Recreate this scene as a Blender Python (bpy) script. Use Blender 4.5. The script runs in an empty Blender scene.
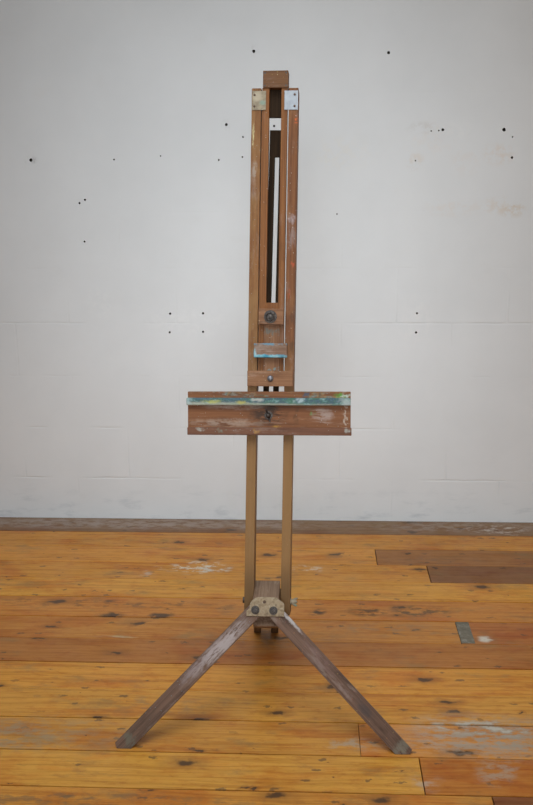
import bpy, bmesh, math, random
from mathutils import Vector, Matrix
random.seed(7)
S = bpy.context.scene
C = S.collection
R = math.radians

# ------------------------------------------------------------------ camera, light, exposure
F_PX = 980.3
cam = bpy.data.cameras.new('camera')
cam_o = bpy.data.objects.new('camera', cam); C.objects.link(cam_o)
cam.sensor_fit = 'VERTICAL'; cam.sensor_height = 24.0; cam.lens = F_PX / 805 * 24.0
cam.clip_start = .05
pit, yaw, rol = .250698, .0462975, -.00662684
fw = Vector((-math.sin(yaw)*math.cos(pit), math.cos(yaw)*math.cos(pit), -math.sin(pit)))
rt = Vector((math.cos(yaw), math.sin(yaw), 0)); up = rt.cross(fw)
r2 = math.cos(rol)*rt + math.sin(rol)*up; u2 = -math.sin(rol)*rt + math.cos(rol)*up
CAM = Vector((0, -3.978925, 1.543849))
m = Matrix((r2, u2, -fw)).transposed().to_4x4(); m.translation = CAM
cam_o.matrix_world = m
S.camera = cam_o

S.view_settings.view_transform = 'Standard'; S.view_settings.look = 'None'
S.view_settings.gamma = 1; S.view_settings.exposure = 0.0; S.view_settings.use_curve_mapping = False

world = bpy.data.worlds.new('studio_daylight'); S.world = world; world.use_nodes = True
bg = world.node_tree.nodes['Background']
bg.inputs[0].default_value = (.92, .97, 1.0, 1); bg.inputs[1].default_value = .24

def area_light(name, loc, target, sx, sy, power, col, spread=180):
    d = bpy.data.lights.new(name, 'AREA'); d.shape = 'RECTANGLE'; d.size = sx; d.size_y = sy
    d.energy = power; d.color = col; d.spread = R(spread)
    o = bpy.data.objects.new(name, d); C.objects.link(o); o.location = loc
    o.rotation_euler = (Vector(target) - Vector(loc)).to_track_quat('-Z', 'Y').to_euler()
    return o
K = {'front': 4.3, 'roof': 22.2, 'side': 11.5, 'world': .21}
bg.inputs[1].default_value = K['world']
if K['front']: area_light('added_front_light', (-.15, -5.0, 1.9), (-.12, 0, 1.18), 1.7, 2.2, K['front'], (.91, .99, 1.04), 25)  # unseen area lamp, spread kept narrow so the wall dims towards its edges
if K['roof']: area_light('added_overhead_light', (-.35, -2.75, 3.2), (-.20, -1.0, 0), 3.0, 2.2, K['roof'], (.895, .985, 1.055), 78)  # unseen overhead area lamp, added because the front one misses the floor
if K['side']: area_light('added_side_light', (3.6, -2.6, 2.0), (-.1, -.6, .9), 1.6, 1.8, K['side'], (1.0, .80, .58), 130)  # unseen warm area lamp, added to tint the right side of the wall

# ------------------------------------------------------------------ node helpers
class NT:
    def __init__(s, name):
        s.m = bpy.data.materials.new(name); s.m.use_nodes = True
        s.t = s.m.node_tree; s.n = s.t.nodes; s.l = s.t.links
        s.b = s.n['Principled BSDF']
    def new(s, typ, **kw):
        nd = s.n.new(typ)
        for k, v in kw.items(): setattr(nd, k, v)
        return nd
    def put(s, sock, v):
        if hasattr(v, 'is_linked') or isinstance(v, bpy.types.NodeSocket): s.l.new(v, sock)
        elif isinstance(v, (tuple, list)) and len(v) == 3 and sock.type == 'RGBA': sock.default_value = (*v, 1)
        else: sock.default_value = v
    def math(s, op, a, b=0.0, clamp=False):
        nd = s.new('ShaderNodeMath', operation=op, use_clamp=clamp); s.put(nd.inputs[0], a); s.put(nd.inputs[1], b); return nd.outputs[0]
    def vmath(s, op, a, b=(0, 0, 0)):
        nd = s.new('ShaderNodeVectorMath', operation=op); s.put(nd.inputs[0], a); s.put(nd.inputs[1], b)
        return nd.outputs['Value'] if op in ('LENGTH', 'DISTANCE', 'DOT_PRODUCT') else nd.outputs[0]
    def coord(s): return s.new('ShaderNodeTexCoord').outputs['Object']
    def geo(s): return s.new('ShaderNodeNewGeometry').outputs['Position']
    def noise(s, vec, scale, detail=4, rough=.55, dist=0.0):
        nd = s.new('ShaderNodeTexNoise'); s.put(nd.inputs['Vector'], vec)
        nd.inputs['Scale'].default_value = scale; nd.inputs['Detail'].default_value = detail
        nd.inputs['Roughness'].default_value = rough; nd.inputs['Distortion'].default_value = dist
        return nd.outputs['Fac']
    def noisec(s, vec, scale, detail=2):
        nd = s.new('ShaderNodeTexNoise'); s.put(nd.inputs['Vector'], vec)
        nd.inputs['Scale'].default_value = scale; nd.inputs['Detail'].default_value = detail
        return nd.outputs['Color']
    def ramp(s, fac, lo, hi, a=0.0, b=1.0):
        nd = s.new('ShaderNodeMapRange'); nd.interpolation_type = 'SMOOTHSTEP'
        s.put(nd.inputs[0], fac)
        for i, v in zip((1, 2, 3, 4), (lo, hi, a, b)): nd.inputs[i].default_value = v
        return nd.outputs[0]
    def cramp(s, fac, stops):
        nd = s.new('ShaderNodeValToRGB'); s.put(nd.inputs[0], fac); e = nd.color_ramp.elements
        while len(e) < len(stops): e.new(.5)
        for el, (p, c) in zip(e, stops): el.position = p; el.color = (*c, 1)
        return nd.outputs[0]
    def mix(s, fac, a, b, mode='MIX'):
        nd = s.new('ShaderNodeMix', data_type='RGBA', blend_type=mode)
        s.put(nd.inputs[0], fac); s.put(nd.inputs[6], a); s.put(nd.inputs[7], b); return nd.outputs[2]
    def spot(s, vec, c, r, soft=.4):
        """soft ellipse mask: 1 inside, 0 outside"""
        d = s.vmath('LENGTH', s.vmath('DIVIDE', s.vmath('SUBTRACT', vec, c), r))
        return s.ramp(d, 1 - soft, 1 + soft, 1.0, 0.0)
    def warp(s, vec, scale, amt):
        return s.vmath('ADD', vec, s.vmath('MULTIPLY', s.vmath('SUBTRACT', s.noisec(vec, scale, 4), (.5, .5, .5)), amt))
    def bump(s, h, strength, dist):
        nd = s.new('ShaderNodeBump'); s.put(nd.inputs['Height'], h)
        nd.inputs['Strength'].default_value = strength; nd.inputs['Distance'].default_value = dist
        s.l.new(nd.outputs[0], s.b.inputs['Normal'])
    def out(s, col, rough, spec=.4, metal=0.0):
        s.put(s.b.inputs['Base Color'], col); s.put(s.b.inputs['Roughness'], rough)
        s.b.inputs['Specular IOR Level'].default_value = spec; s.put(s.b.inputs['Metallic'], metal)
        return s.m

def srgb(r, g, b):
    f = lambda v: (v/255/12.92) if v <= 10 else ((v/255+.055)/1.055)**2.4
    return (f(r), f(g), f(b))
def mul(c, k): return tuple(min(1, v*k) for v in c)

# ------------------------------------------------------------------ mesh helpers
def link(name, bm, mats, world_mat=Matrix.Identity(4), parent=None, center=True, smooth=False):
    """one bmesh given in the frame world_mat -> one mesh object with its origin at its own centre"""
    bmesh.ops.recalc_face_normals(bm, faces=bm.faces)
    me = bpy.data.meshes.new(name)
    c = Vector((0, 0, 0))
    if center and bm.verts:
        lo = Vector([min(v.co[i] for v in bm.verts) for i in range(3)]); hi = Vector([max(v.co[i] for v in bm.verts) for i in range(3)])
        c = (lo+hi)/2; bmesh.ops.translate(bm, verts=bm.verts, vec=-c)
    if smooth:
        for f in bm.faces: f.smooth = True
    bm.to_mesh(me); bm.free()
    for mm in (mats if isinstance(mats, (list, tuple)) else [mats]): me.materials.append(mm)
    if smooth: me.set_sharp_from_angle(angle=R(35))
    o = bpy.data.objects.new(name, me); C.objects.link(o)
    w = world_mat @ Matrix.Translation(c)
    if parent is not None:
        o.parent = parent; o.matrix_parent_inverse = Matrix.Identity(4)
        o.matrix_basis = WORLD[parent.name].inverted() @ w
    else: o.matrix_basis = w
    WORLD[o.name] = w
    return o
WORLD = {}
def box(x0, x1, y0, y1, z0, z1, bev=.0015, seg=2, bm=None, rot=None):
    b = bmesh.new()
    bmesh.ops.create_cube(b, size=1)
    for v in b.verts:
        v.co = Vector(((x0+x1)/2+v.co.x*(x1-x0), (y0+y1)/2+v.co.y*(y1-y0), (z0+z1)/2+v.co.z*(z1-z0)))
    if bev: bmesh.ops.bevel(b, geom=b.edges[:], offset=bev, segments=seg, profile=.6, affect='EDGES')
    if rot:  # rotation about local y through a pivot (x, z)
        ang, px, pz = rot
        M = Matrix.Translation((px, 0, pz)) @ Matrix.Rotation(-ang, 4, 'Y') @ Matrix.Translation((-px, 0, -pz))
        bmesh.ops.transform(b, matrix=M, verts=b.verts)
    return join(bm, b) if bm else b
def join(a, b):
    me = bpy.data.meshes.new('tmp'); b.to_mesh(me); b.free(); a.from_mesh(me); bpy.data.meshes.remove(me); return a
def prism(pts, y0, y1, bev=.001, seg=2):
    """polygon pts (x,z) extruded along y"""
    b = bmesh.new()
    f = b.faces.new([b.verts.new((x, y0, z)) for x, z in pts])
    r = bmesh.ops.extrude_face_region(b, geom=[f])
    bmesh.ops.translate(b, verts=[v for v in r['geom'] if isinstance(v, bmesh.types.BMVert)], vec=(0, y1-y0, 0))
    bmesh.ops.recalc_face_normals(b, faces=b.faces)
    if bev: bmesh.ops.bevel(b, geom=[e for e in b.edges if e.calc_face_angle(0) > .5], offset=bev, segments=seg, profile=.6, affect='EDGES')
    return b
def lathe(prof, c, axis='Y', n=24, flip=1):
    """profile (r, h) spun round an axis through c; h runs along -axis*flip"""
    b = bmesh.new(); rings = []
    for r, h in prof:
        ring = []
        for i in range(n):
            a = 2*math.pi*i/n
            if axis == 'Y': p = (r*math.cos(a), -h*flip, r*math.sin(a))
            elif axis == 'X': p = (h*flip, r*math.cos(a), r*math.sin(a))
            else: p = (r*math.cos(a), r*math.sin(a), h*flip)
            ring.append(b.verts.new(Vector(c)+Vector(p)))
        rings.append(ring)
    for A, B in zip(rings, rings[1:]):
        for i in range(n): b.faces.new((A[i], A[(i+1) % n], B[(i+1) % n], B[i]))
    b.faces.new(rings[0][::-1]); b.faces.new(rings[-1])
    return b

# ------------------------------------------------------------------ the wall
def wall_mat():
    t = NT('painted_blockwork'); p = t.geo()
    sep = t.new('ShaderNodeSeparateXYZ'); t.l.new(p, sep.inputs[0])
    cmb = t.new('ShaderNodeCombineXYZ')
    wob = t.math('MULTIPLY', t.math('SUBTRACT', t.noise(p, 9, 3), .5), .008)
    t.put(cmb.inputs[0], t.math('ADD', t.math('SUBTRACT', sep.outputs[0], .3474 - 45*.45), wob))
    t.put(cmb.inputs[1], t.math('ADD', t.math('SUBTRACT', sep.outputs[2], .18547 - 2.25), wob))
    br = t.new('ShaderNodeTexBrick'); t.l.new(cmb.outputs[0], br.inputs['Vector'])
    br.offset = .5; br.offset_frequency = 2; br.squash = 1
    br.inputs['Scale'].default_value = 1; br.inputs['Brick Width'].default_value = .45; br.inputs['Row Height'].default_value = .225
    br.inputs['Mortar Size'].default_value = .0055; br.inputs['Mortar Smooth'].default_value = .8
    mort = br.outputs['Fac']
    brk = t.ramp(t.noise(p, 3.1, 4, .6), .46, .68)          # the joints are filled with paint in places
    low = t.ramp(sep.outputs[2], 1.45, .7, .12, 1.0)         # upper blocks were skimmed smoother
    joint = t.math('MULTIPLY', t.math('MULTIPLY', mort, brk), low)
    big = t.noise(p, 1.7, 5, .6); mid = t.noise(p, 8, 5, .6); fine = t.noise(p, 160, 3, .6)
    col = t.mix(t.ramp(big, .3, .7), (.728, .737, .742), (.778, .787, .792))
    col = t.mix(t.math('MULTIPLY', t.ramp(mid, .55, .75), .10), col, (.68, .66, .62))
    col = t.mix(t.math('MULTIPLY', joint, .08), col, (.52, .50, .48))
    # filler patches, tan flakes
    br2 = t.noise(p, 30, 4, .65)
    for (c, r, cc, k) in FLAKES:
        msk = t.math('MULTIPLY', t.spot(p, c, r, .6), t.ramp(br2, .42, .62))
        col = t.mix(t.math('MULTIPLY', msk, k*.55), col, cc)
    # splash marks near the floor
    st = t.noise(t.vmath('MULTIPLY', p, (1, 1, 3)), 7, 5, .65)
    sm = t.math('MULTIPLY', t.ramp(sep.outputs[2], .22, .0), t.ramp(st, .5, .75))
    col = t.mix(t.math('MULTIPLY', sm, .45), col, (.42, .45, .48))
    # thin pencil line
    h = t.math('SUBTRACT', t.math('MULTIPLY', mid, .25), t.math('MULTIPLY', joint, 1.0))
    h = t.math('ADD', h, t.math('MULTIPLY', fine, .06))
    h = t.math('ADD', h, t.math('MULTIPLY', big, .5))
    t.bump(h, .32, .005)
    return t.out(col, .62, .3)

# nail and screw holes: x, z on the wall, radius
HOLES = [(-1.14, 1.5, .0075)]
FLAKES = []
def px_wall(x, y):
    d = fw + (x-266.5)/F_PX*r2 - (y-402.5)/F_PX*u2
    t = (0-CAM.y)/d.y; P = CAM + t*d
    return P.x, P.z
# read once from the photograph, then fixed on the wall in metres
_holes = [(30.9, 160, .009), (114, 159.5, .0045), (160.6, 156, .004), (226.4, 124.6, .0075), (253.8, 51.2, .008),
    (243, 137, .005), (242.4, 157, .0045), (218.8, 160, .005), (79.5, 203, .006), (85, 199.8, .006), (84.6, 241.6, .0055),
    (388.6, 52.7, .0075), (442.8, 129.7, .0075), (438.8, 130.6, .004), (431.2, 131, .004), (504, 129.7, .009), (512, 157.5, .0065), (512.5, 137, .004),
    (415.5, 160.6, .004), (337, 214, .004), (170.2, 313.7, .0065), (203, 313.3, .0065), (169.7, 332.3, .006), (203, 331.8, .006),
    (417, 313.2, .0055), (416, 332.5, .0065), (274, 126, .006)]
HOLES = [(*px_wall(x, y), r*.74) for x, y, r in _holes]
for (x, y, rx, rz, cc, k) in [(498, 154, .05, .035, (.72, .56, .42), .6), (415, 161, .03, .03, (.70, .58, .46), .6), (513, 210, .04, .025, (.60, .48, .34), .8),
        (502, 206, .07, .03, (.68, .54, .40), .55), (422, 128, .05, .02, (.55, .53, .50), .6), (31, 160, .022, .014, (.30, .29, .29), .9),
        (454, 208, .10, .03, (.76, .62, .50), .35), (466, 160, .05, .05, (.78, .64, .54), .25), (455, 130, .06, .03, (.85, .85, .83), .5), (342, 154, .10, .06, (.80, .74, .62), .35), (430, 140, .08, .06, (.82, .70, .60), .25),
        (254, 51, .018, .018, (.55, .53, .52), .5), (226, 125, .016, .022, (.50, .50, .50), .6), (186, 322, .16, .06, (.86, .86, .86), .5), (416, 322, .06, .09, (.84, .83, .82), .5), (100, 303, .06, .06, (.84, .84, .83), .5)]:
    X, Z = px_wall(x, y); FLAKES.append(((X, 0, Z), (rx, .3, rz), cc, k))

hole_m = NT('raw_block_in_drill_hole'); hole_m = hole_m.out(hole_m.mix(hole_m.noise(hole_m.geo(), 300), (.10, .08, .06), (.05, .045, .04)), .9, .1)
WM = wall_mat()
bw = bmesh.new(); bmesh.ops.create_cube(bw, size=1)
for v in bw.verts: v.co = Vector((v.co.x*7.0, .1+v.co.y*.2, 1.55+v.co.z*3.1))
wall = link('wall_back', bw, [WM, hole_m], center=False)
cut = bmesh.new()
for (x, z, r) in HOLES:
    b = bmesh.new(); n = 12; rng = []
    for (rr, y) in ((r*1.15, -.004), (r, .002), (r*.85, .028)):
        rng.append([b.verts.new((x+rr*math.cos(2*math.pi*i/n)*random.uniform(.82, 1.12), y, z+rr*math.sin(2*math.pi*i/n)*random.uniform(.82, 1.12))) for i in range(n)])
    for A, B in zip(rng, rng[1:]):
        for i in range(n): b.faces.new((A[i], A[(i+1) % n], B[(i+1) % n], B[i]))
    b.faces.new(rng[0]); b.faces.new(rng[-1][::-1])
    bmesh.ops.recalc_face_normals(b, faces=b.faces)
    cut = join(cut, b)
cutter = link('hole_cutter', cut, hole_m, center=False)
md = wall.modifiers.new('holes', 'BOOLEAN'); md.operation = 'DIFFERENCE'; md.solver = 'EXACT'; md.object = cutter; md.material_mode = 'TRANSFER'
dg = bpy.context.evaluated_depsgraph_get()
me = bpy.data.meshes.new_from_object(wall.evaluated_get(dg))
wall.modifiers.clear(); old = wall.data; wall.data = me; me.name = 'wall_back'
bpy.data.objects.remove(cutter)
wall['kind'] = 'structure'; wall['label'] = 'white painted concrete block wall with drill holes'

# ------------------------------------------------------------------ the floor boards
BW = .154554
def floor_mat():
    t = NT('varnished_pine_boards'); p = t.geo()
    att = t.new('ShaderNodeVertexColor', layer_name='board'); tint = att.outputs['Color']
    att2 = t.new('ShaderNodeVertexColor', layer_name='shift'); sh = att2.outputs['Color']
    q = t.vmath('ADD', p, t.vmath('MULTIPLY', sh, (37, 13, 19)))                # each board its own grain
    warp = t.vmath('MULTIPLY', t.vmath('SUBTRACT', t.noisec(t.vmath('MULTIPLY', q, (2.2, 9, 1)), 1.0), (.5, .5, .5)), (.0, .03, 0))
    g = t.vmath('ADD', q, warp)
    grain = t.noise(t.vmath('MULTIPLY', g, (1.1, 38, 1)), 2.2, 6, .62, .6)
    fine = t.noise(t.vmath('MULTIPLY', g, (5, 220, 1)), 2.0, 3, .6)
    blot = t.noise(t.vmath('MULTIPLY', q, (1.0, 2.6, 1)), 3.2, 5, .6)
    col = t.mix(t.math('MULTIPLY', t.ramp(grain, .44, .62), .50), tint, t.mix(1, tint, (.62, .48, .33), 'MULTIPLY'))
    col = t.mix(t.math('MULTIPLY', t.ramp(fine, .48, .68), .38), col, t.mix(1, col, (.66, .55, .42), 'MULTIPLY'))
    col = t.mix(t.math('MULTIPLY', t.ramp(blot, .50, .66), .75), col, t.mix(1, col, (.84, .62, .48), 'MULTIPLY'))
    col = t.mix(t.math('MULTIPLY', t.ramp(blot, .48, .28), .35), col, t.mix(1, col, (1.16, 1.18, 1.15), 'MULTIPLY'))
    mot = t.noise(t.vmath('MULTIPLY', p, (1.0, 2.4, 1)), 21, 5, .7); mo2 = t.noise(t.vmath('MULTIPLY', q, (1.0, 3.5, 1)), 9, 4, .65)
    col = t.mix(t.math('MULTIPLY', t.ramp(mot, .50, .66), .50), col, t.mix(1, col, (.74, .58, .52), 'MULTIPLY'))
    col = t.mix(t.math('MULTIPLY', t.ramp(mo2, .52, .68), .55), col, t.mix(1, col, (.92, .72, .55), 'MULTIPLY'))
    # grey worn traffic dirt
    dirt = t.noise(t.vmath('MULTIPLY', p, (1.0, 2.2, 1)), 4.5, 6, .68)
    col = t.mix(t.math('MULTIPLY', t.ramp(dirt, .53, .70), .55), col, (.215, .128, .050))
    # knots
    vor = t.new('ShaderNodeTexVoronoi', feature='F1', voronoi_dimensions='2D'); t.put(vor.inputs['Vector'], t.vmath('MULTIPLY', t.vmath('ADD', q, t.vmath('MULTIPLY', t.noisec(q, 30, 4), (.07, .035, 0))), (4.0, 8.5, 0)))
    vor.inputs['Scale'].default_value = 1.0; vor.inputs['Randomness'].default_value = 1
    sel = t.new('ShaderNodeSeparateColor'); t.l.new(vor.outputs['Color'], sel.inputs[0])
    size = t.ramp(sel.outputs[0], .45, 1.0, .012, .115)
    kn = t.ramp(t.math('DIVIDE', vor.outputs['Distance'], size), 1.25, .55)
    halo = t.ramp(t.math('DIVIDE', vor.outputs['Distance'], size), 3.2, .6)
    col = t.mix(t.math('MULTIPLY', halo, .55), col, (.22, .085, .022))
    col = t.mix(t.math('MULTIPLY', kn, .88), col, (.058, .030, .016))
    # small dents and nail marks
    v2 = t.new('ShaderNodeTexVoronoi', feature='F1', voronoi_dimensions='2D'); t.put(v2.inputs['Vector'], t.vmath('MULTIPLY', t.vmath('ADD', p, t.vmath('MULTIPLY', t.noisec(p, 70, 4), (.045, .022, 0))), (11, 24, 0)))
    v2.inputs['Scale'].default_value = 1
    s2 = t.new('ShaderNodeSeparateColor'); t.l.new(v2.outputs['Color'], s2.inputs[0])
    dk = t.math('MULTIPLY', t.ramp(v2.outputs['Distance'], .17, .07), t.ramp(s2.outputs[1], .74, .86))
    col = t.mix(t.math('MULTIPLY', dk, .65), col, (.07, .045, .028))
    # marks with a place of their own
    brk = t.noise(t.vmath('MULTIPLY', p, (1, 2, 1)), 19, 5, .68); pw = t.warp(p, 9, (.16, .05, 0))
    brk2 = t.noise(t.vmath('MULTIPLY', p, (1, 3.5, 1)), 11, 5, .7)
    for (c, r, cc, k, lo, hi) in MARKS:
        msk = t.math('MULTIPLY', t.spot(pw, c, r, .6), t.ramp(brk if lo < .6 else brk2, lo % 1, hi))
        col = t.mix(t.math('MULTIPLY', msk, k), col, cc)
    rough = t.ramp(t.noise(p, 5, 5, .65), .3, .75, .30, .52)
    t.bump(t.math('ADD', t.math('MULTIPLY', grain, .4), t.math('MULTIPLY', blot, .8)), .22, .004)
    return t.out(col, rough, .20)
def px_floor(x, y):
    d = fw + (x-266.5)/F_PX*r2 - (y-402.5)/F_PX*u2
    t = (0-CAM.z)/d.z; P = CAM + t*d
    return P.x, P.y
MARKS = []
for (x, y, rx, ry, cc, k, lo, hi) in [
    (195, 567, .10, .050, (.66, .60, .50), .95, .50, .60), (213, 569, .05, .030, (.55, .50, .42), .9, .46, .58), (147, 573, .03, .03, (.5, .38, .30), .7, .45, .6),
    (470, 735, .17, .085, (.36, .31, .25), .75, .38, .60), (520, 737, .16, .085, (.30, .26, .20), .75, .36, .60), (480, 727, .14, .03, (.52, .47, .39), .65, .50, .62),
    (40, 733, .25, .08, (.30, .22, .125), .55, .40, .65), (16, 735, .08, .07, (.28, .21, .13), .6, .40, .65),
    (60, 523, .9, .05, (.34, .27, .23), .75, .36, .62), (200, 523, .5, .05, (.33, .24, .19), .7, .40, .62), (470, 527, .4, .06, (.34, .26, .21), .6, .42, .60), (500, 530, .1, .05, (.55, .47, .40), .7, .50, .62),
    (414, 611, .10, .035, (.07, .042, .022), .8, .47, .56), (365, 612, .05, .03, (.06, .035, .02), .85, .45, .55), (318, 612, .03, .02, (.05, .03, .02), .9, .40, .52), (90, 603, .5, .03, (.10, .055, .03), .6, .50, .62), (114, 615, .04, .02, (.05, .03, .02), .9, .40, .52), (160, 616, .03, .022, (.05, .03, .02), .9, .40, .52),
    (115, 636.5, .05, .006, (.52, .40, .24), .6, .35, .5), (481, 639, .03, .015, (.58, .52, .42), .9, .35, .5), (425, 783, .04, .03, (.42, .36, .30), .6, .4, .6), (495, 772, .05, .05, (.38, .30, .22), .6, .42, .6),
    (395, 630, .2, .05, (.22, .15, .09), .5, .45, .65), (165, 705, .12, .05, (.20, .14, .08), .5, .47, .62), (265, 640, .25, .06, (.20, .11, .055), .5, .40, .62), (310, 568, .06, .03, (.6, .52, .42), .6, .50, .6),
    (355, 745, .06, .03, (.36, .31, .24), .6, .45, .6), (95, 800, .4, .03, (.16, .10, .05), .6, .45, .6), (440, 560, .2, .03, (.20, .10, .05), .5, .42, .62)]:
    X, Y = px_floor(x, y); MARKS.append(((X, Y, 0), (rx, ry, .2), cc, k, lo, hi))
FM = floor_mat()
GOLD = (.585, .258, .042); GOLD2 = (.560, .242, .043); AMBER = (.510, .212, .040); RED = (.405, .150, .034); BROWN = (.335, .130, .034); DARK = (.235, .092, .029); DUST = (.24, .128, .062)
LIGHT = (.625, .288, .047); RUST = (.470, .165, .027)
rows = {0: [(None, DUST)], 1: [(None, GOLD2)], 2: [((376, 556), GOLD), (None, BROWN)], 3: [((428.5, 573), GOLD), (None, DARK)], 4: [(None, LIGHT)],
        5: [(None, AMBER)], 6: [((458, 631), AMBER), (None, RED)], 7: [(None, RED)], 8: [(None, GOLD)], 9: [(None, GOLD)],
        10: [((359.5, 739), GOLD2), (None, GOLD2)], 11: [((422, 775), LIGHT), (None, RUST)], 12: [((493, 800), GOLD), (None, DARK)]}
random.seed(21)
gaps = {1: .0040, 2: .0024, 3: .0010, 4: .0020, 5: .0038, 6: .0050, 7: .0018, 8: .0050, 9: .0012, 10: .0050, 11: .0040, 12: .0036}
def board(x0, x1, k, col, gx0, gx1):
    g0 = gaps.get(k, .002)/2; g1 = gaps.get(k+1, .002)/2
    b = bmesh.new(); bmesh.ops.create_cube(b, size=1)
    y1 = -k*BW-g0; y0 = -(k+1)*BW+g1; top = random.uniform(-.0008, 0)
    if k == 0: y1 = 0
    for v in b.verts: v.co = Vector((x0+gx0/2 if v.co.x < 0 else x1-gx1/2, y0 if v.co.y < 0 else y1, top if v.co.z > 0 else -.022))
    bmesh.ops.bevel(b, geom=[e for e in b.edges if all(v.co.z > -.01 for v in e.verts)], offset=.0012, segments=2, profile=.5, affect='EDGES')
    lb = b.loops.layers.float_color.new('board'); ls = b.loops.layers.float_color.new('shift')
    s = (random.random(), random.random(), random.random(), 1)
    cc = tuple(c*random.uniform(.96, 1.04) for c in col)
    for f in b.faces:
        for l in f.loops: l[lb] = (*cc, 1); l[ls] = s
    return b
bf = bmesh.new()
bf.loops.layers.float_color.new('board'); bf.loops.layers.float_color.new('shift')
for k in range(0, 33):
    spec = rows.get(k)
    if spec is None:
        spec = [((random.uniform(60, 480), 900), random.choice([GOLD, GOLD2, AMBER])), (None, random.choice([GOLD, LIGHT, AMBER, RED]))]
        cuts = [random.uniform(-1.2, 1.2)]
    else: cuts = [px_floor(*c)[0] for c, _ in spec if c]
    xs = [-3.2]+cuts+[3.2]
    for i, (_, col) in enumerate(spec):
        bf = join(bf, board(xs[i], xs[i+1], k, col, (.0026 if k != 10 else .0012) if i else 0, (.0026 if k != 10 else .0012) if i < len(spec)-1 else 0))
floor = link('floor', bf, FM, center=False)
floor['kind'] = 'structure'; floor['label'] = 'worn varnished pine board floor'
# colour layers hold linear values
sub = NT('dark_subfloor'); sm_ = sub.out(sub.mix(sub.noise(sub.geo(), 20), (.035, .024, .016), (.055, .038, .025)), .95, .1)
sb = link('subfloor', box(-3.2, 3.2, -33*BW, 0, -.06, -.0215, 0), sm_, center=False, parent=None)
sb.name = 'floor_base'; sb['kind'] = 'structure'; sb['label'] = 'dark gaps below the floor boards'
# grey filler strip let into the board joint on the right
fx, fy = px_floor(465, 632.5)
fill = NT('grey_filler'); fm = fill.out(fill.cramp(fill.noise(fill.geo(), 40, 5, .7), [(.3, (.10, .082, .056)), (.55, (.175, .15, .11)), (.75, (.36, .33, .28))]), .7, .3)
st = link('trim_1', box(fx-.022, fx+.022, -7*BW+.0035, -6*BW-.0035, -.01, .0012, .0008), fm, center=True)
st['kind'] = 'structure'; st['label'] = 'grey filler strip at a board joint'

# ------------------------------------------------------------------ easel materials
def wood(name, base, dark, axis='Z', wear=None, wear_col=(.5, .45, .42), wear_amt=.3, dirt=.4, spots=(), rough=.55, light=None, spec=.18, extra=None, specks=.7):
    t = NT(name); p = t.coord()
    oi = t.new('ShaderNodeObjectInfo')
    cb = t.new('ShaderNodeCombineXYZ')
    for i in range(3): t.put(cb.inputs[i], t.math('MULTIPLY', oi.outputs['Random'], 17.0+7*i))
    q = t.vmath('ADD', p, cb.outputs[0])
    lo, hi = 3.0, 150.0
    sc = {'X': (lo, hi, hi), 'Y': (hi, lo, hi), 'Z': (hi, hi, lo)}[axis]
    g = t.noise(t.vmath('MULTIPLY', q, sc), 1.0, 5, .6, .5)
    g2 = t.noise(t.vmath('MULTIPLY', q, tuple(v*3.2 for v in sc)), 1.0, 3, .6)
    bl = t.noise(t.vmath('MULTIPLY', q, tuple(1.0 if v == hi else .35 for v in sc)), 26, 5, .62)
    col = t.mix(t.ramp(g, .35, .70), base, dark)
    col = t.mix(t.math('MULTIPLY', t.ramp(g2, .45, .75), .35), col, mul(dark, .7))
    if light: col = t.mix(t.math('MULTIPLY', t.ramp(bl, .52, .34), .6), col, light)
    col = t.mix(t.math('MULTIPLY', t.ramp(bl, .54, .72), dirt), col, mul(dark, .42))
    if wear_amt:
        wn = t.noise(t.vmath('MULTIPLY', q, tuple(1.0 if v == hi else .25 for v in sc)), 42, 6, .7)
        col = t.mix(t.math('MULTIPLY', t.ramp(wn, .54, .68), wear_amt), col, wear_col)
    # paint specks
    v = t.new('ShaderNodeTexVoronoi', feature='F1'); t.put(v.inputs['Vector'], t.vmath('MULTIPLY', q, (70, 70, 45)))
    s = t.new('ShaderNodeSeparateColor'); t.l.new(v.outputs['Color'], s.inputs[0])
    sp = t.math('MULTIPLY', t.ramp(v.outputs['Distance'], .30, .18), t.math('GREATER_THAN', s.outputs[0], .955))
    pc = t.cramp(s.outputs[1], [(0, (.55, .55, .52)), (.35, (.12, .32, .38)), (.6, (.6, .12, .04)), (.8, (.62, .50, .12)), (1, (.7, .68, .64))])
    col = t.mix(t.math('MULTIPLY', sp, specks), col, pc)
    nb = t.noise(t.vmath('MULTIPLY', q, tuple(1.0 if v == hi else .22 for v in sc)), 110, 4, .7); pw = t.warp(p, 70, {'X': (.045, 0, .014), 'Y': (.014, .04, .014), 'Z': (.014, 0, .05)}[axis])
    for (c, r, cc, k) in spots:
        msk = t.math('MULTIPLY', t.spot(pw, c, r, .6), t.ramp(nb, .36, .54))
        col = t.mix(t.math('MULTIPLY', msk, k), col, cc)
    if extra: col = extra(t, p, q, col)
    t.bump(t.math('ADD', g, t.math('MULTIPLY', g2, .5)), .18, .0012)
    return t.out(col, rough, spec)

OAK = (.255, .108, .036); OAKD = (.150, .058, .018); OLIVE = (.285, .152, .058)
def rail_extra(t, p, q, col):
    # the lower half of each rail has lost its stain and is paler, more olive
    sp = t.new('ShaderNodeSeparateXYZ'); t.l.new(p, sp.inputs[0])
    n = t.noise(t.vmath('MULTIPLY', q, (20, 20, 2)), 1.0, 4)
    f = t.ramp(t.math('ADD', sp.outputs[2], t.math('MULTIPLY', t.math('SUBTRACT', n, .5), .35)), .06, -.24, 0, .8)
    foot = t.ramp(sp.outputs[2], -.55, -.66, 0, .6)
    return t.mix(foot, t.mix(f, col, t.mix(n, (.225, .115, .040), (.315, .178, .070))), (.10, .055, .024))
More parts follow.
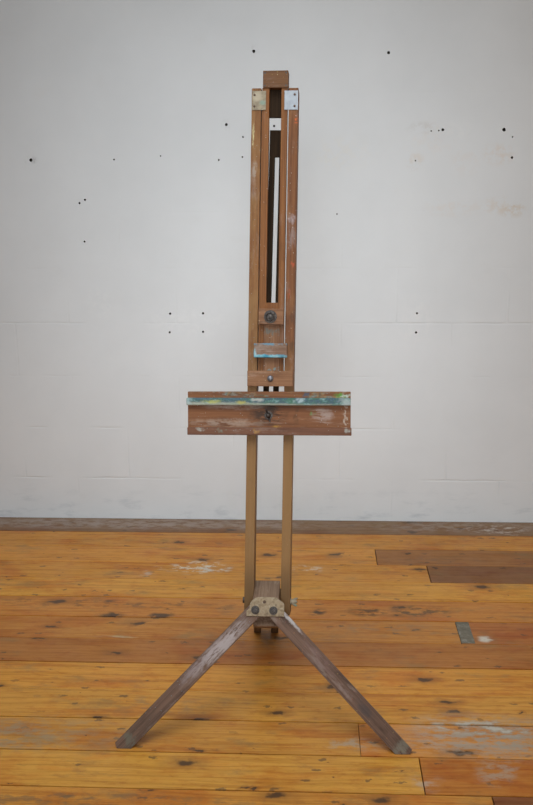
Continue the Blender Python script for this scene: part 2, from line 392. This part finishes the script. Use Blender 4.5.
# rail origin sits at v = .697
M_RAIL_L = wood('stained_oak_left_rail', OAK, OAKD, 'Z', wear_amt=.16, light=OLIVE, extra=rail_extra,
    spots=[((-.006, 0, .596), (.0022, .1, .028), (.62, .55, .30), .85), ((-.002, 0, .50), (.006, .1, .02), (.42, .38, .33), .5), ((0, 0, -.35), (.008, .1, .003), (.05, .03, .02), .8), ((.002, 0, -.07), (.006, .1, .02), (.30, .10, .02), .6)])
M_RAIL_R = wood('stained_oak_right_rail', (.215, .080, .028), (.130, .046, .016), 'Z', wear_amt=.14, light=(.245, .108, .042), extra=rail_extra,
    spots=[((.008, 0, .637), (.0045, .1, .006), (.80, .14, .03), .95), ((-.005, 0, .165), (.0035, .1, .010), (.60, .09, .03), .6), ((.004, 0, .245), (.004, .1, .006), (.62, .09, .04), .6),
           ((0, 0, .37), (.010, .1, .012), (.42, .38, .40), .55), ((-.002, 0, .32), (.012, .1, .03), (.35, .30, .29), .4), ((.002, 0, .10), (.012, .1, .022), (.07, .03, .016), .6), ((.004, 0, .02), (.012, .1, .02), (.06, .03, .016), .6)])
M_MAST = wood('stained_oak_mast', (.245, .094, .027), (.155, .054, .016), 'Z', wear_amt=.08)
M_HEAD = wood('stained_oak_head_block', (.180, .080, .030), (.118, .048, .018), 'X', wear_amt=.06)
M_DARK = wood('dark_wood_with_recess_shade', (.042, .024, .013), (.022, .013, .008), 'Z', wear_amt=0, dirt=.3, rough=.85, spec=.08, specks=0)  # dark stain taken near black, with the shade of the recess in the colour
M_CROSS = wood('worn_cross_block', (.275, .130, .062), (.185, .078, .034), 'X', wear_amt=.42, wear_col=(.38, .26, .19), dirt=.5)
M_SLIDE = wood('worn_slider_board', (.265, .126, .060), (.178, .076, .034), 'Z', wear_amt=.36, wear_col=(.33, .245, .19), dirt=.4, spots=[((0, 0, -.061), (.03, .1, .004), (.14, .26, .26), .8), ((-.01, 0, .045), (.03, .1, .006), (.10, .14, .13), .6)])
def tray_extra(t, p, q, col):
    sp = t.new('ShaderNodeSeparateXYZ'); t.l.new(p, sp.inputs[0])
    n = t.noise(t.vmath('MULTIPLY', q, (14, 1, 55)), 1.0, 5, .65)
    # paint along the strip above the ledge
    f = t.math('MULTIPLY', t.ramp(sp.outputs[2], .040, .046), t.ramp(n, .52, .62))
    pc = t.cramp(t.noise(q, 34, 2), [(.30, (.40, .38, .32)), (.42, (.05, .09, .07)), (.50, (.35, .22, .10)), (.60, (.10, .22, .20)), (.72, (.45, .42, .38))])
    col = t.mix(t.math('MULTIPLY', f, .6), col, pc)
    # pale smears on the face
    s = t.noise(t.vmath('MULTIPLY', q, (8, 1, 60)), 1.0, 5, .7)
    col = t.mix(t.math('MULTIPLY', t.ramp(s, .56, .72), .34), col, (.50, .40, .34))
    return col
TR = (.225, .088, .034); TRD = (.148, .053, .020)
M_TRAY = wood('paint_stained_tray_board', TR, TRD, 'X', wear_amt=.15, wear_col=(.44, .34, .28), dirt=.45, extra=tray_extra,
    spots=[((-.003, 0, .000), (.045, .1, .032), (.040, .022, .014), .9), ((-.10, 0, .018), (.07, .1, .010), (.42, .32, .27), .5), ((-.065, 0, .026), (.010, .1, .004), (.55, .45, .18), .9), ((.118, 0, .002), (.006, .1, .006), (.10, .22, .06), .9),
           ((.075, 0, -.004), (.006, .1, .02), (.10, .045, .02), .7), ((.150, 0, -.004), (.025, .1, .015), (.46, .38, .34), .5), ((.198, 0, .052), (.014, .1, .007), (.08, .30, .04), .95), ((.212, 0, .050), (.006, .1, .010), (.50, .52, .45), .8), ((.208, 0, -.01), (.004, .1, .04), (.5, .42, .34), .7),
           ((.020, 0, -.040), (.012, .1, .006), (.40, .22, .04), .8), ((-.12, 0, -.03), (.09, .1, .010), (.46, .36, .28), .45), ((.105, 0, .052), (.008, .1, .008), (.05, .08, .12), .8)])
M_LIP = wood('tray_lower_lip', (.180, .076, .042), (.118, .048, .026), 'X', wear_amt=.20, wear_col=(.42, .32, .27),
    spots=[((-.19, 0, .002), (.012, .1, .005), (.42, .43, .38), .7), ((-.135, 0, 0), (.008, .1, .005), (.20, .32, .25), .8), ((.213, 0, .006), (.007, .1, .005), (.40, .42, .37), .6), ((-.035, 0, 0), (.006, .1, .006), (.42, .24, .07), .7)])
def paint_mat():
    t = NT('crusted_oil_paint_on_ledge'); p = t.coord()
    sp = t.new('ShaderNodeSeparateXYZ'); t.l.new(p, sp.inputs[0])
    a = t.noise(t.vmath('MULTIPLY', p, (1, 1, 2.0)), 55, 6, .75); b = t.noise(t.vmath('MULTIPLY', p, (1, 1, 1.5)), 24, 3, .6)
    col = t.cramp(a, [(.26, (.42, .46, .42)), (.37, (.07, .17, .18)), (.46, (.03, .06, .09)), (.54, (.045, .12, .085)), (.62, (.13, .23, .23)), (.76, (.46, .48, .43))])
    col = t.mix(t.math('MULTIPLY', t.ramp(b, .58, .66), .7), col, (.035, .12, .06))
    lowz = t.ramp(t.math('ADD', sp.outputs[2], t.math('MULTIPLY', t.math('SUBTRACT', a, .5), .02)), -.001, -.008)
    col = t.mix(t.math('MULTIPLY', lowz, .65), col, t.mix(b, (.34, .28, .16), (.46, .46, .38)))
    pw = t.warp(p, 60, (.05, 0, .012))
    for (x, z, rx, rz, cc) in [(-.155, -.002, .018, .005, (.42, .40, .07)), (-.075, -.004, .016, .004, (.46, .38, .06)), (-.030, .004, .012, .004, (.50, .46, .40)), (-.222, 0, .010, .012, (.40, .50, .50)), (.085, .004, .012, .006, (.45, .52, .52)), (.215, 0, .018, .012, (.40, .44, .41)), (-.10, .006, .02, .004, (.05, .10, .14)), (-.18, .006, .03, .004, (.04, .09, .13))]:
        col = t.mix(t.math('MULTIPLY', t.spot(pw, (x, 0, z), (rx, .3, rz), .6), .7), col, cc)
    t.bump(a, .8, .003)
    return t.out(col, .45, .5)
M_PAINT = paint_mat()
def holder_extra(t, p, q, col):
    sp = t.new('ShaderNodeSeparateXYZ'); t.l.new(p, sp.inputs[0])
    n = t.noise(q, 75, 4, .65)
    z = t.math('ADD', sp.outputs[2], t.math('MULTIPLY', t.math('SUBTRACT', n, .5), .014))
    bl = t.cramp(t.noise(q, 50, 2), [(.35, (.06, .24, .32)), (.55, (.17, .38, .43)), (.7, (.40, .46, .46))])
    lo = t.math('MULTIPLY', t.ramp(z, -.010, -.0135), t.ramp(sp.outputs[0], .045, .0, .75, 1.0))
    col = t.mix(lo, col, bl)
    corner = t.ramp(t.math('ADD', sp.outputs[0], t.math('MULTIPLY', t.math('SUBTRACT', n, .5), .02)), -.036, -.042)
    col = t.mix(t.math('MULTIPLY', corner, t.ramp(z, .010, -.004)), col, bl)
    top = t.math('MULTIPLY', t.ramp(z, .013, .0165), t.ramp(t.noise(q, 40, 2), .42, .55))
    return t.mix(t.math('MULTIPLY', top, .8), col, (.10, .24, .32))
M_HOLD = wood('paint_dripped_canvas_holder', (.250, .145, .095), (.175, .090, .052), 'X', wear_amt=.45, wear_col=(.36, .29, .245), dirt=.3, extra=holder_extra)
def leg_mat(name, spots, base=(.185, .108, .074), dark=(.115, .064, .044)):
    return wood(name, base, dark, 'Z', wear_amt=.5, wear_col=(.285, .22, .18), dirt=.6, spots=spots, rough=.6)
# leg meshes run along local z; top end is +z
M_LEG_L = leg_mat('scuffed_walnut_left_leg', [((.003, 0, .13), (.018, .1, .075), (.46, .39, .37), .75), ((-.003, 0, .05), (.014, .1, .07), (.40, .33, .32), .55), ((0, 0, -.18), (.022, .1, .06), (.10, .065, .045), .5), ((.0, 0, -.225), (.03, .1, .012), (.15, .15, .11), .6)], base=(.190, .110, .074))
M_LEG_R = leg_mat('scuffed_walnut_right_leg', [((.016, 0, .20), (.004, .1, .045), (.5, .46, .44), .75), ((.002, 0, .08), (.014, .1, .05), (.26, .16, .14), .5), ((-.006, 0, -.02), (.006, .1, .04), (.30, .22, .19), .6), ((0, 0, -.1), (.01, .1, .03), (.05, .05, .055), .5), ((.0, 0, -.235), (.03, .1, .012), (.22, .21, .16), .6)])
M_BACK = wood('weathered_back_leg', (.17, .105, .055), (.10, .058, .03), 'Z', wear_amt=.3, wear_col=(.25, .19, .13), dirt=.5)
M_HUB = wood('weathered_grey_hub_block', (.26, .165, .105), (.165, .092, .054), 'Y', wear_amt=.5, wear_col=(.34, .25, .18), dirt=.5, rough=.6)
def metal(name, col, col2, rough=.5, metal=.6, scale=60, spots=()):
    t = NT(name); p = t.coord(); n = t.noise(p, scale, 5, .65)
    c = t.mix(t.ramp(n, .38, .66), col, col2)
    for (cc_, r, k2, a) in spots: c = t.mix(t.math('MULTIPLY', t.spot(p, cc_, r, .5), a), c, k2)
    t.bump(n, .2, .0008)
    return t.out(c, rough, .5, metal)
M_PL1 = metal('tarnished_plate', (.29, .23, .145), (.20, .15, .095), .55, .3, 60, [((.010, 0, -.006), (.008, .1, .006), (.15, .29, .23), .5), ((-.005, 0, .01), (.012, .1, .012), (.46, .38, .27), .5)])
M_PL2 = metal('grey_zinc_plate', (.36, .37, .39), (.29, .30, .32), .5, .3, 40)
M_IRON = metal('dark_iron', (.060, .050, .045), (.11, .088, .075), .5, .7, 90)
M_RUST = metal('rusty_screw', (.14, .075, .045), (.08, .045, .03), .6, .5, 120)
M_STEEL = metal('dull_steel_bolt', (.23, .22, .24), (.15, .145, .155), .4, .75, 90)
def plate_mat():
    t = NT('cream_painted_hinge_plate'); p = t.coord(); n = t.noise(p, 55, 5, .7); b = t.noise(p, 130, 3, .6)
    c = t.cramp(n, [(.30, (.075, .048, .026)), (.42, (.23, .155, .085)), (.55, (.33, .24, .145)), (.70, (.18, .12, .066))])
    c = t.mix(t.math('MULTIPLY', t.ramp(b, .56, .68), .45), c, (.42, .36, .26))
    t.bump(n, .4, .0015); return t.out(c, .55, .4, .15)
M_HPL = plate_mat()

# ------------------------------------------------------------------ the easel
P0 = Vector((-.118244, -1.477, .32335))
th, ps = R(12.5), R(3.2)
X = Vector((math.cos(ps), -math.sin(ps), 0)); V = Vector((math.sin(th)*math.sin(ps), math.sin(th)*math.cos(ps), math.cos(th))); Nf = X.cross(V)
FR = Matrix((X, -Nf, V)).transposed().to_4x4(); FR.translation = P0          # x across, y back from the rails' face, z up the rails
easel = bpy.data.objects.new('easel', None); C.objects.link(easel)
easel.location = (-.13, -1.477, 0); easel.empty_display_size = .2
WORLD['easel'] = Matrix.Translation((-.13, -1.477, 0))
easel['label'] = 'tall paint-splattered wooden tripod studio easel standing on the floorboards'
easel['category'] = 'easel'
def P(name, bm, mat, parent=None, frame=FR, smooth=False, label=None):
    o = link(name, bm, mat, frame, parent or easel, True, smooth)
    if label: o['label'] = label
    return o
HD = .045
# two rails
for s, mt in ((-1, M_RAIL_L), (1, M_RAIL_R)):
    x0, x1 = (-.0640, -.0376) if s < 0 else (.0381, .0640)
    r = P('rail', box(x0, x1, 0, HD, -.030, 1.4225, .002), mt)
    px0, px1 = (-.0622, -.0242) if s < 0 else (.0262, .0640)
    pl = P('metal_plate', box(px0, px1, -.002, 0, 1.3625, 1.4145, .0007), M_PL1 if s < 0 else M_PL2, r, label='tarnished yellowish metal plate' if s < 0 else 'pale grey metal plate')
    sx = -.056 if s < 0 else .0545
    for z in (1.4035, 1.3725):
        P('screw', lathe([(.0, .0), (.0033, .0), (.0030, .0012), (.0018, .0018), (.0, .0019)][1:], (sx, -.002, z), 'Y', 14), M_RUST, pl, smooth=True)
# sliding mast between the rails
for x0, x1 in ((-.0355, -.0158), (.0175, .0345)):
    P('mast_stile', box(x0, x1, .002, .020, .618, 1.4232, .0015), M_MAST)
hb = P('head_block', box(-.0335, .0357, -.002, .036, 1.4226, 1.4695, .002), M_HEAD)
for sx in (-.0275, .030):
    for z in (1.4285, 1.4630): P('screw', lathe([(.0028, 0), (.0026, .0006), (.001, .0009)], (sx, -.002, z), 'Y', 12), M_IRON, hb, smooth=True)
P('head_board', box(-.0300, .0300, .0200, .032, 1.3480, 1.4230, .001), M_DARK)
P('mast_foot_rail', box(-.0158, .0175, .003, .020, .800, .8370, .0015), M_MAST)
# slotted dark sliding board behind the mast
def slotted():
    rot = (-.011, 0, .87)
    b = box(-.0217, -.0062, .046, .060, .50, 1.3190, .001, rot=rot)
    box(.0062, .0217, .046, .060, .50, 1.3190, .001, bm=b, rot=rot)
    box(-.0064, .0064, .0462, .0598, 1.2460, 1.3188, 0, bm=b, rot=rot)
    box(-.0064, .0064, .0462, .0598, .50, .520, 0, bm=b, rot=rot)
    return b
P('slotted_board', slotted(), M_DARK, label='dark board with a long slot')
# clamp block with its knob
kb = P('clamp_block', box(-.0345, .0352, -.020, .001, .7760, .8190, .002), M_CROSS)
def knurled():
    b = lathe([(.0175, 0), (.0178, .0012), (.0170, .0022), (.0105, .0026), (.0120, .0045), (.0140, .0075), (.0136, .0110), (.0105, .0125), (.0080, .0105), (.0048, .0102), (.0046, .0150), (.003, .0158)], (0, 0, 0), 'Y', 36)
    for v in b.verts:
        a = math.atan2(v.co.z, v.co.x); rr = math.hypot(v.co.x, v.co.z)
        if v.co.y < -.003 and rr > .009:
            k = 1 + .11*math.cos(9*a); v.co.x *= k; v.co.z *= k
    bmesh.ops.translate(b, verts=b.verts, vec=(-.001, -.020, .797))
    return b
kn = P('knob', knurled(), M_IRON, kb, smooth=True, label='dark iron knob')
# slider board and the painted canvas holder
P('slider_board', box(-.0195, .0245, -.006, .0015, .640, .782, .001), M_SLIDE)
P('canvas_holder', box(-.0450, .0462, -.026, -.006, .6850, .7245, .003, 3, rot=(.006, 0, .705)), M_HOLD, label='canvas holder block dripped with pale blue paint')
# cross block tying the rails
cbk = P('cross_block', box(-.0628, .0632, -.018, 0, .6062, .6495, .002, rot=(.012, 0, .628)), M_CROSS)
P('bolt', lathe([(.0085, 0), (.0085, .001), (.0080, .003), (.006, .005), (.003, .006)], (.001, -.018, .6277), 'Y', 20), M_STEEL, cbk, smooth=True, label='round steel bolt head')
# tray
rt_ = (.0165, 0, .53)
tray = P('tray_board', box(-.2262, .2225, -.022, -.002, .4755, .5920, .002, rot=rt_), M_TRAY)
P('tray_ledge', box(-.2282, .2232, -.036, -.022, .5545, .5750, .0035, 3, rot=rt_), M_PAINT, label='ledge crusted with teal, green and white paint')
P('tray_lip', box(-.2265, .2252, -.031, -.022, .4725, .4935, .0025, 3, rot=rt_), M_LIP)
def wing_nut(c, axis):
    """hub with two rounded wings; c is where it meets the wood, axis = direction it points (local frame)"""
    b = lathe([(.011, 0), (.011, .002), (.0075, .0025), (.0068, .010), (.005, .014), (.0035, .018), (.002, .019)], (0, 0, 0), 'Y', 18)
    for s in (-1, 1):
        w = prism([(s*.004, .002), (s*.010, .004), (s*.0165, .010), (s*.0185, .016), (s*.0165, .020), (s*.0125, .018), (s*.006, .011)], -.0018, .0018, .0008, 1)
        bmesh.ops.transform(w, matrix=Matrix(((1, 0, 0, 0), (0, 0, -1, 0), (0, 1, 0, 0), (0, 0, 0, 1))), verts=w.verts)
        b = join(b, w)
    if axis == 'X': bmesh.ops.transform(b, matrix=Matrix.Rotation(R(90), 4, 'Z'), verts=b.verts)
    bmesh.ops.translate(b, verts=b.verts, vec=c)
    return b
wn = wing_nut((0, 0, 0), 'Y'); bmesh.ops.transform(wn, matrix=Matrix.Rotation(R(70), 4, 'Y'), verts=wn.verts); bmesh.ops.scale(wn, verts=wn.verts, vec=(1.05, 1.05, 1.05)); bmesh.ops.translate(wn, verts=wn.verts, vec=(-.002, -.022, .5270))
P('wing_nut', wn, M_IRON, tray, smooth=True, label='dark iron wing nut')

# hub block, between the rail feet
hx = -.1195
LP = Vector((0, -.894427, .447214))                                           # normal of the sloping leg plane
HW = Matrix.Identity(4)
def hub():
    pts = [(-1.392, .3555), (-1.506, .3555), (-1.5115, .3445), (-1.489, .334), (-1.518, .276), (-1.500, .262), (-1.400, .270)]
    b = bmesh.new()
    f = b.faces.new([b.verts.new((hx-.0355, y, z)) for y, z in pts])
    r = bmesh.ops.extrude_face_region(b, geom=[f]); bmesh.ops.translate(b, verts=[v for v in r['geom'] if isinstance(v, bmesh.types.BMVert)], vec=(.071, 0, 0))
    bmesh.ops.recalc_face_normals(b, faces=b.faces)
    bmesh.ops.bevel(b, geom=b.edges[:], offset=.0018, segments=2, profile=.6, affect='EDGES')
    return b
hub_o = P('hub_block', hub(), M_HUB, frame=HW)
# leg plane frame: x across, y into the wood, z up the slope
LZ = Vector((0, .447214, .894427))
LF = Matrix((Vector((1, 0, 0)), -LP, LZ)).transposed().to_4x4(); LF.translation = (0, -1.54, .30)
def in_plane(x, z): return (x, (z-.30)/.894427)
# hinge plate with rounded shoulders
pts = [(-.1725, .0155), (-.0690, .0150), (-.0690, .0480), (-.0720, .0530), (-.0900, .0655), (-.0985, .0670), (-.1200, .0675), (-.1420, .0670), (-.1490, .0640), (-.1590, .0560), (-.1620, .0500), (-.1640, .0370), (-.1720, .0290)]
hp = P('hinge_plate', prism(pts, -.004, 0, .001, 2), M_HPL, hub_o, LF, label='cream painted metal hinge plate')
P('screw', lathe([(.0045, 0), (.0042, .0012), (.002, .0016)], (-.123, -.004, in_plane(0, .3485)[1]), 'Y', 14), M_RUST, hp, LF, True)
for bx, bz, rot in ((-.148, .3287, .2), (-.0985, .3275, .55)):
    cz = in_plane(bx, bz)[1]
    b = lathe([(.0115, 0), (.0115, .0015), (.0085, .0018)], (bx, -.004, cz), 'Y', 20)
    hexb = lathe([(.0092, .0015), (.0092, .0068), (.0078, .0078), (.0042, .0078), (.0040, .011), (.003, .0115)], (0, 0, 0), 'Y', 6)
    bmesh.ops.transform(hexb, matrix=Matrix.Rotation(rot, 4, 'Y'), verts=hexb.verts); bmesh.ops.translate(hexb, verts=hexb.verts, vec=(bx, -.004, cz))
    P('bolt', join(b, hexb), M_IRON, hp, LF, False, label='dark hex bolt')
# front legs: polygons in the leg plane, then cut level with the floor
def front_leg(top, bot, w, trim):
    T = Vector(in_plane(*top)); B = Vector(in_plane(*bot)); d = (T-B); L = d.length; d.normalize()
    side = 1 if B.x > T.x else -1
    ex = Vector((d.y, -d.x))                                                  # local x of the leg, to the right of its run
    e = .05
    o = side if ex.x*side > 0 else -side                                      # which edge is the outer one
    h = w/2
    pts = [(-h, L), (-h*.55, L+.010), (h*.55, L+.010), (h, L)]
    pts += [(h, -e), (-h, -e)]
    b = prism(pts, 0, .022, .0018, 2)
    # frame of the leg
    zc = LF.to_3x3() @ Vector((d.x, 0, d.y)); xc = LF.to_3x3() @ Vector((ex.x, 0, ex.y)); yc = -LP
    M = Matrix((xc, yc, zc)).transposed().to_4x4(); M.translation = LF @ Vector((B.x, 0, B.y))
    inv = M.inverted()
    pn = inv.to_3x3() @ Vector((0, 0, 1)); pc = inv @ Vector((0, 0, .0003))
    def cutp(co, no):
        g = bmesh.ops.bisect_plane(b, geom=b.verts[:]+b.edges[:]+b.faces[:], plane_co=co, plane_no=no, clear_inner=True)
        ed = [x for x in g['geom_cut'] if isinstance(x, bmesh.types.BMEdge)]
        bmesh.ops.edgenet_fill(b, edges=ed)
    cutp(pc, pn)
    pc2 = inv @ Vector((bot[0]+side*trim, 0, 0)); pn2 = inv.to_3x3() @ Vector((-side*.93, 0, .37))
    cutp(pc2, pn2)
    return b, M
for nm, top, bot, w, trim, mt in (('l', (-.1480, .3285), (-.4975, .006), .0415, .0155, M_LEG_L), ('r', (-.0985, .3275), (.2500, .006), .0415, .0175, M_LEG_R)):
    b, M = front_leg(top, bot, w, trim)
    P('leg', b, mt, None, M, label='scuffed front leg splayed to the left' if nm == 'l' else 'scuffed front leg splayed to the right')
# back leg: two side bars, a web between them and a cross bar near the foot
bt = Vector((-.1195, -1.398, .325)); bb = Vector((-.1440, -1.008, .0))
dz = (bt-bb).normalized(); dx = Vector((1, 0, 0)) - dz*dz.x; dx.normalize(); dy = dz.cross(dx)
BF = Matrix((dx, dy, dz)).transposed().to_4x4(); BF.translation = bb
Lb = (bt-bb).length
def back_leg():
    b = box(-.040, -.0165, -.012, .012, -.04, Lb-.012, .0015)
    box(.0165, .040, -.012, .012, -.04, Lb-.012, .0015, bm=b)
    box(-.0165, .0165, -.004, .008, .045, Lb-.013, 0, bm=b)
    inv = BF.inverted()
    g = bmesh.ops.bisect_plane(b, geom=b.verts[:]+b.edges[:]+b.faces[:], plane_co=inv @ Vector((0, 0, .0003)), plane_no=inv.to_3x3() @ Vector((0, 0, 1)), clear_inner=True)
    ed = [x for x in g['geom_cut'] if isinstance(x, bmesh.types.BMEdge)]
    bmesh.ops.edgenet_fill(b, edges=ed)
    return b
bl_ = P('leg', back_leg(), M_BACK, None, BF, label='forked back leg reaching to the wall')
P('stretcher', box(-.0415, .0415, .0122, .026, .026, .050, .0015), M_BACK, bl_, BF)
# pivot bolt through rails and hub with a wing nut on the right
pv = P('pivot_bolt', lathe([(.0085, -.0700), (.0090, -.0660), (.0090, -.0637), (.0045, -.0636), (.0045, .0700), (.0040, .0780)], (0, .020, .004), 'X', 16), M_IRON, smooth=True)
w2 = wing_nut((0, 0, 0), 'X'); bmesh.ops.transform(w2, matrix=Matrix.Rotation(R(25), 4, 'X'), verts=w2.verts); bmesh.ops.translate(w2, verts=w2.verts, vec=(.0642, .020, .004))
P('wing_nut', w2, M_PL1, pv, smooth=True)
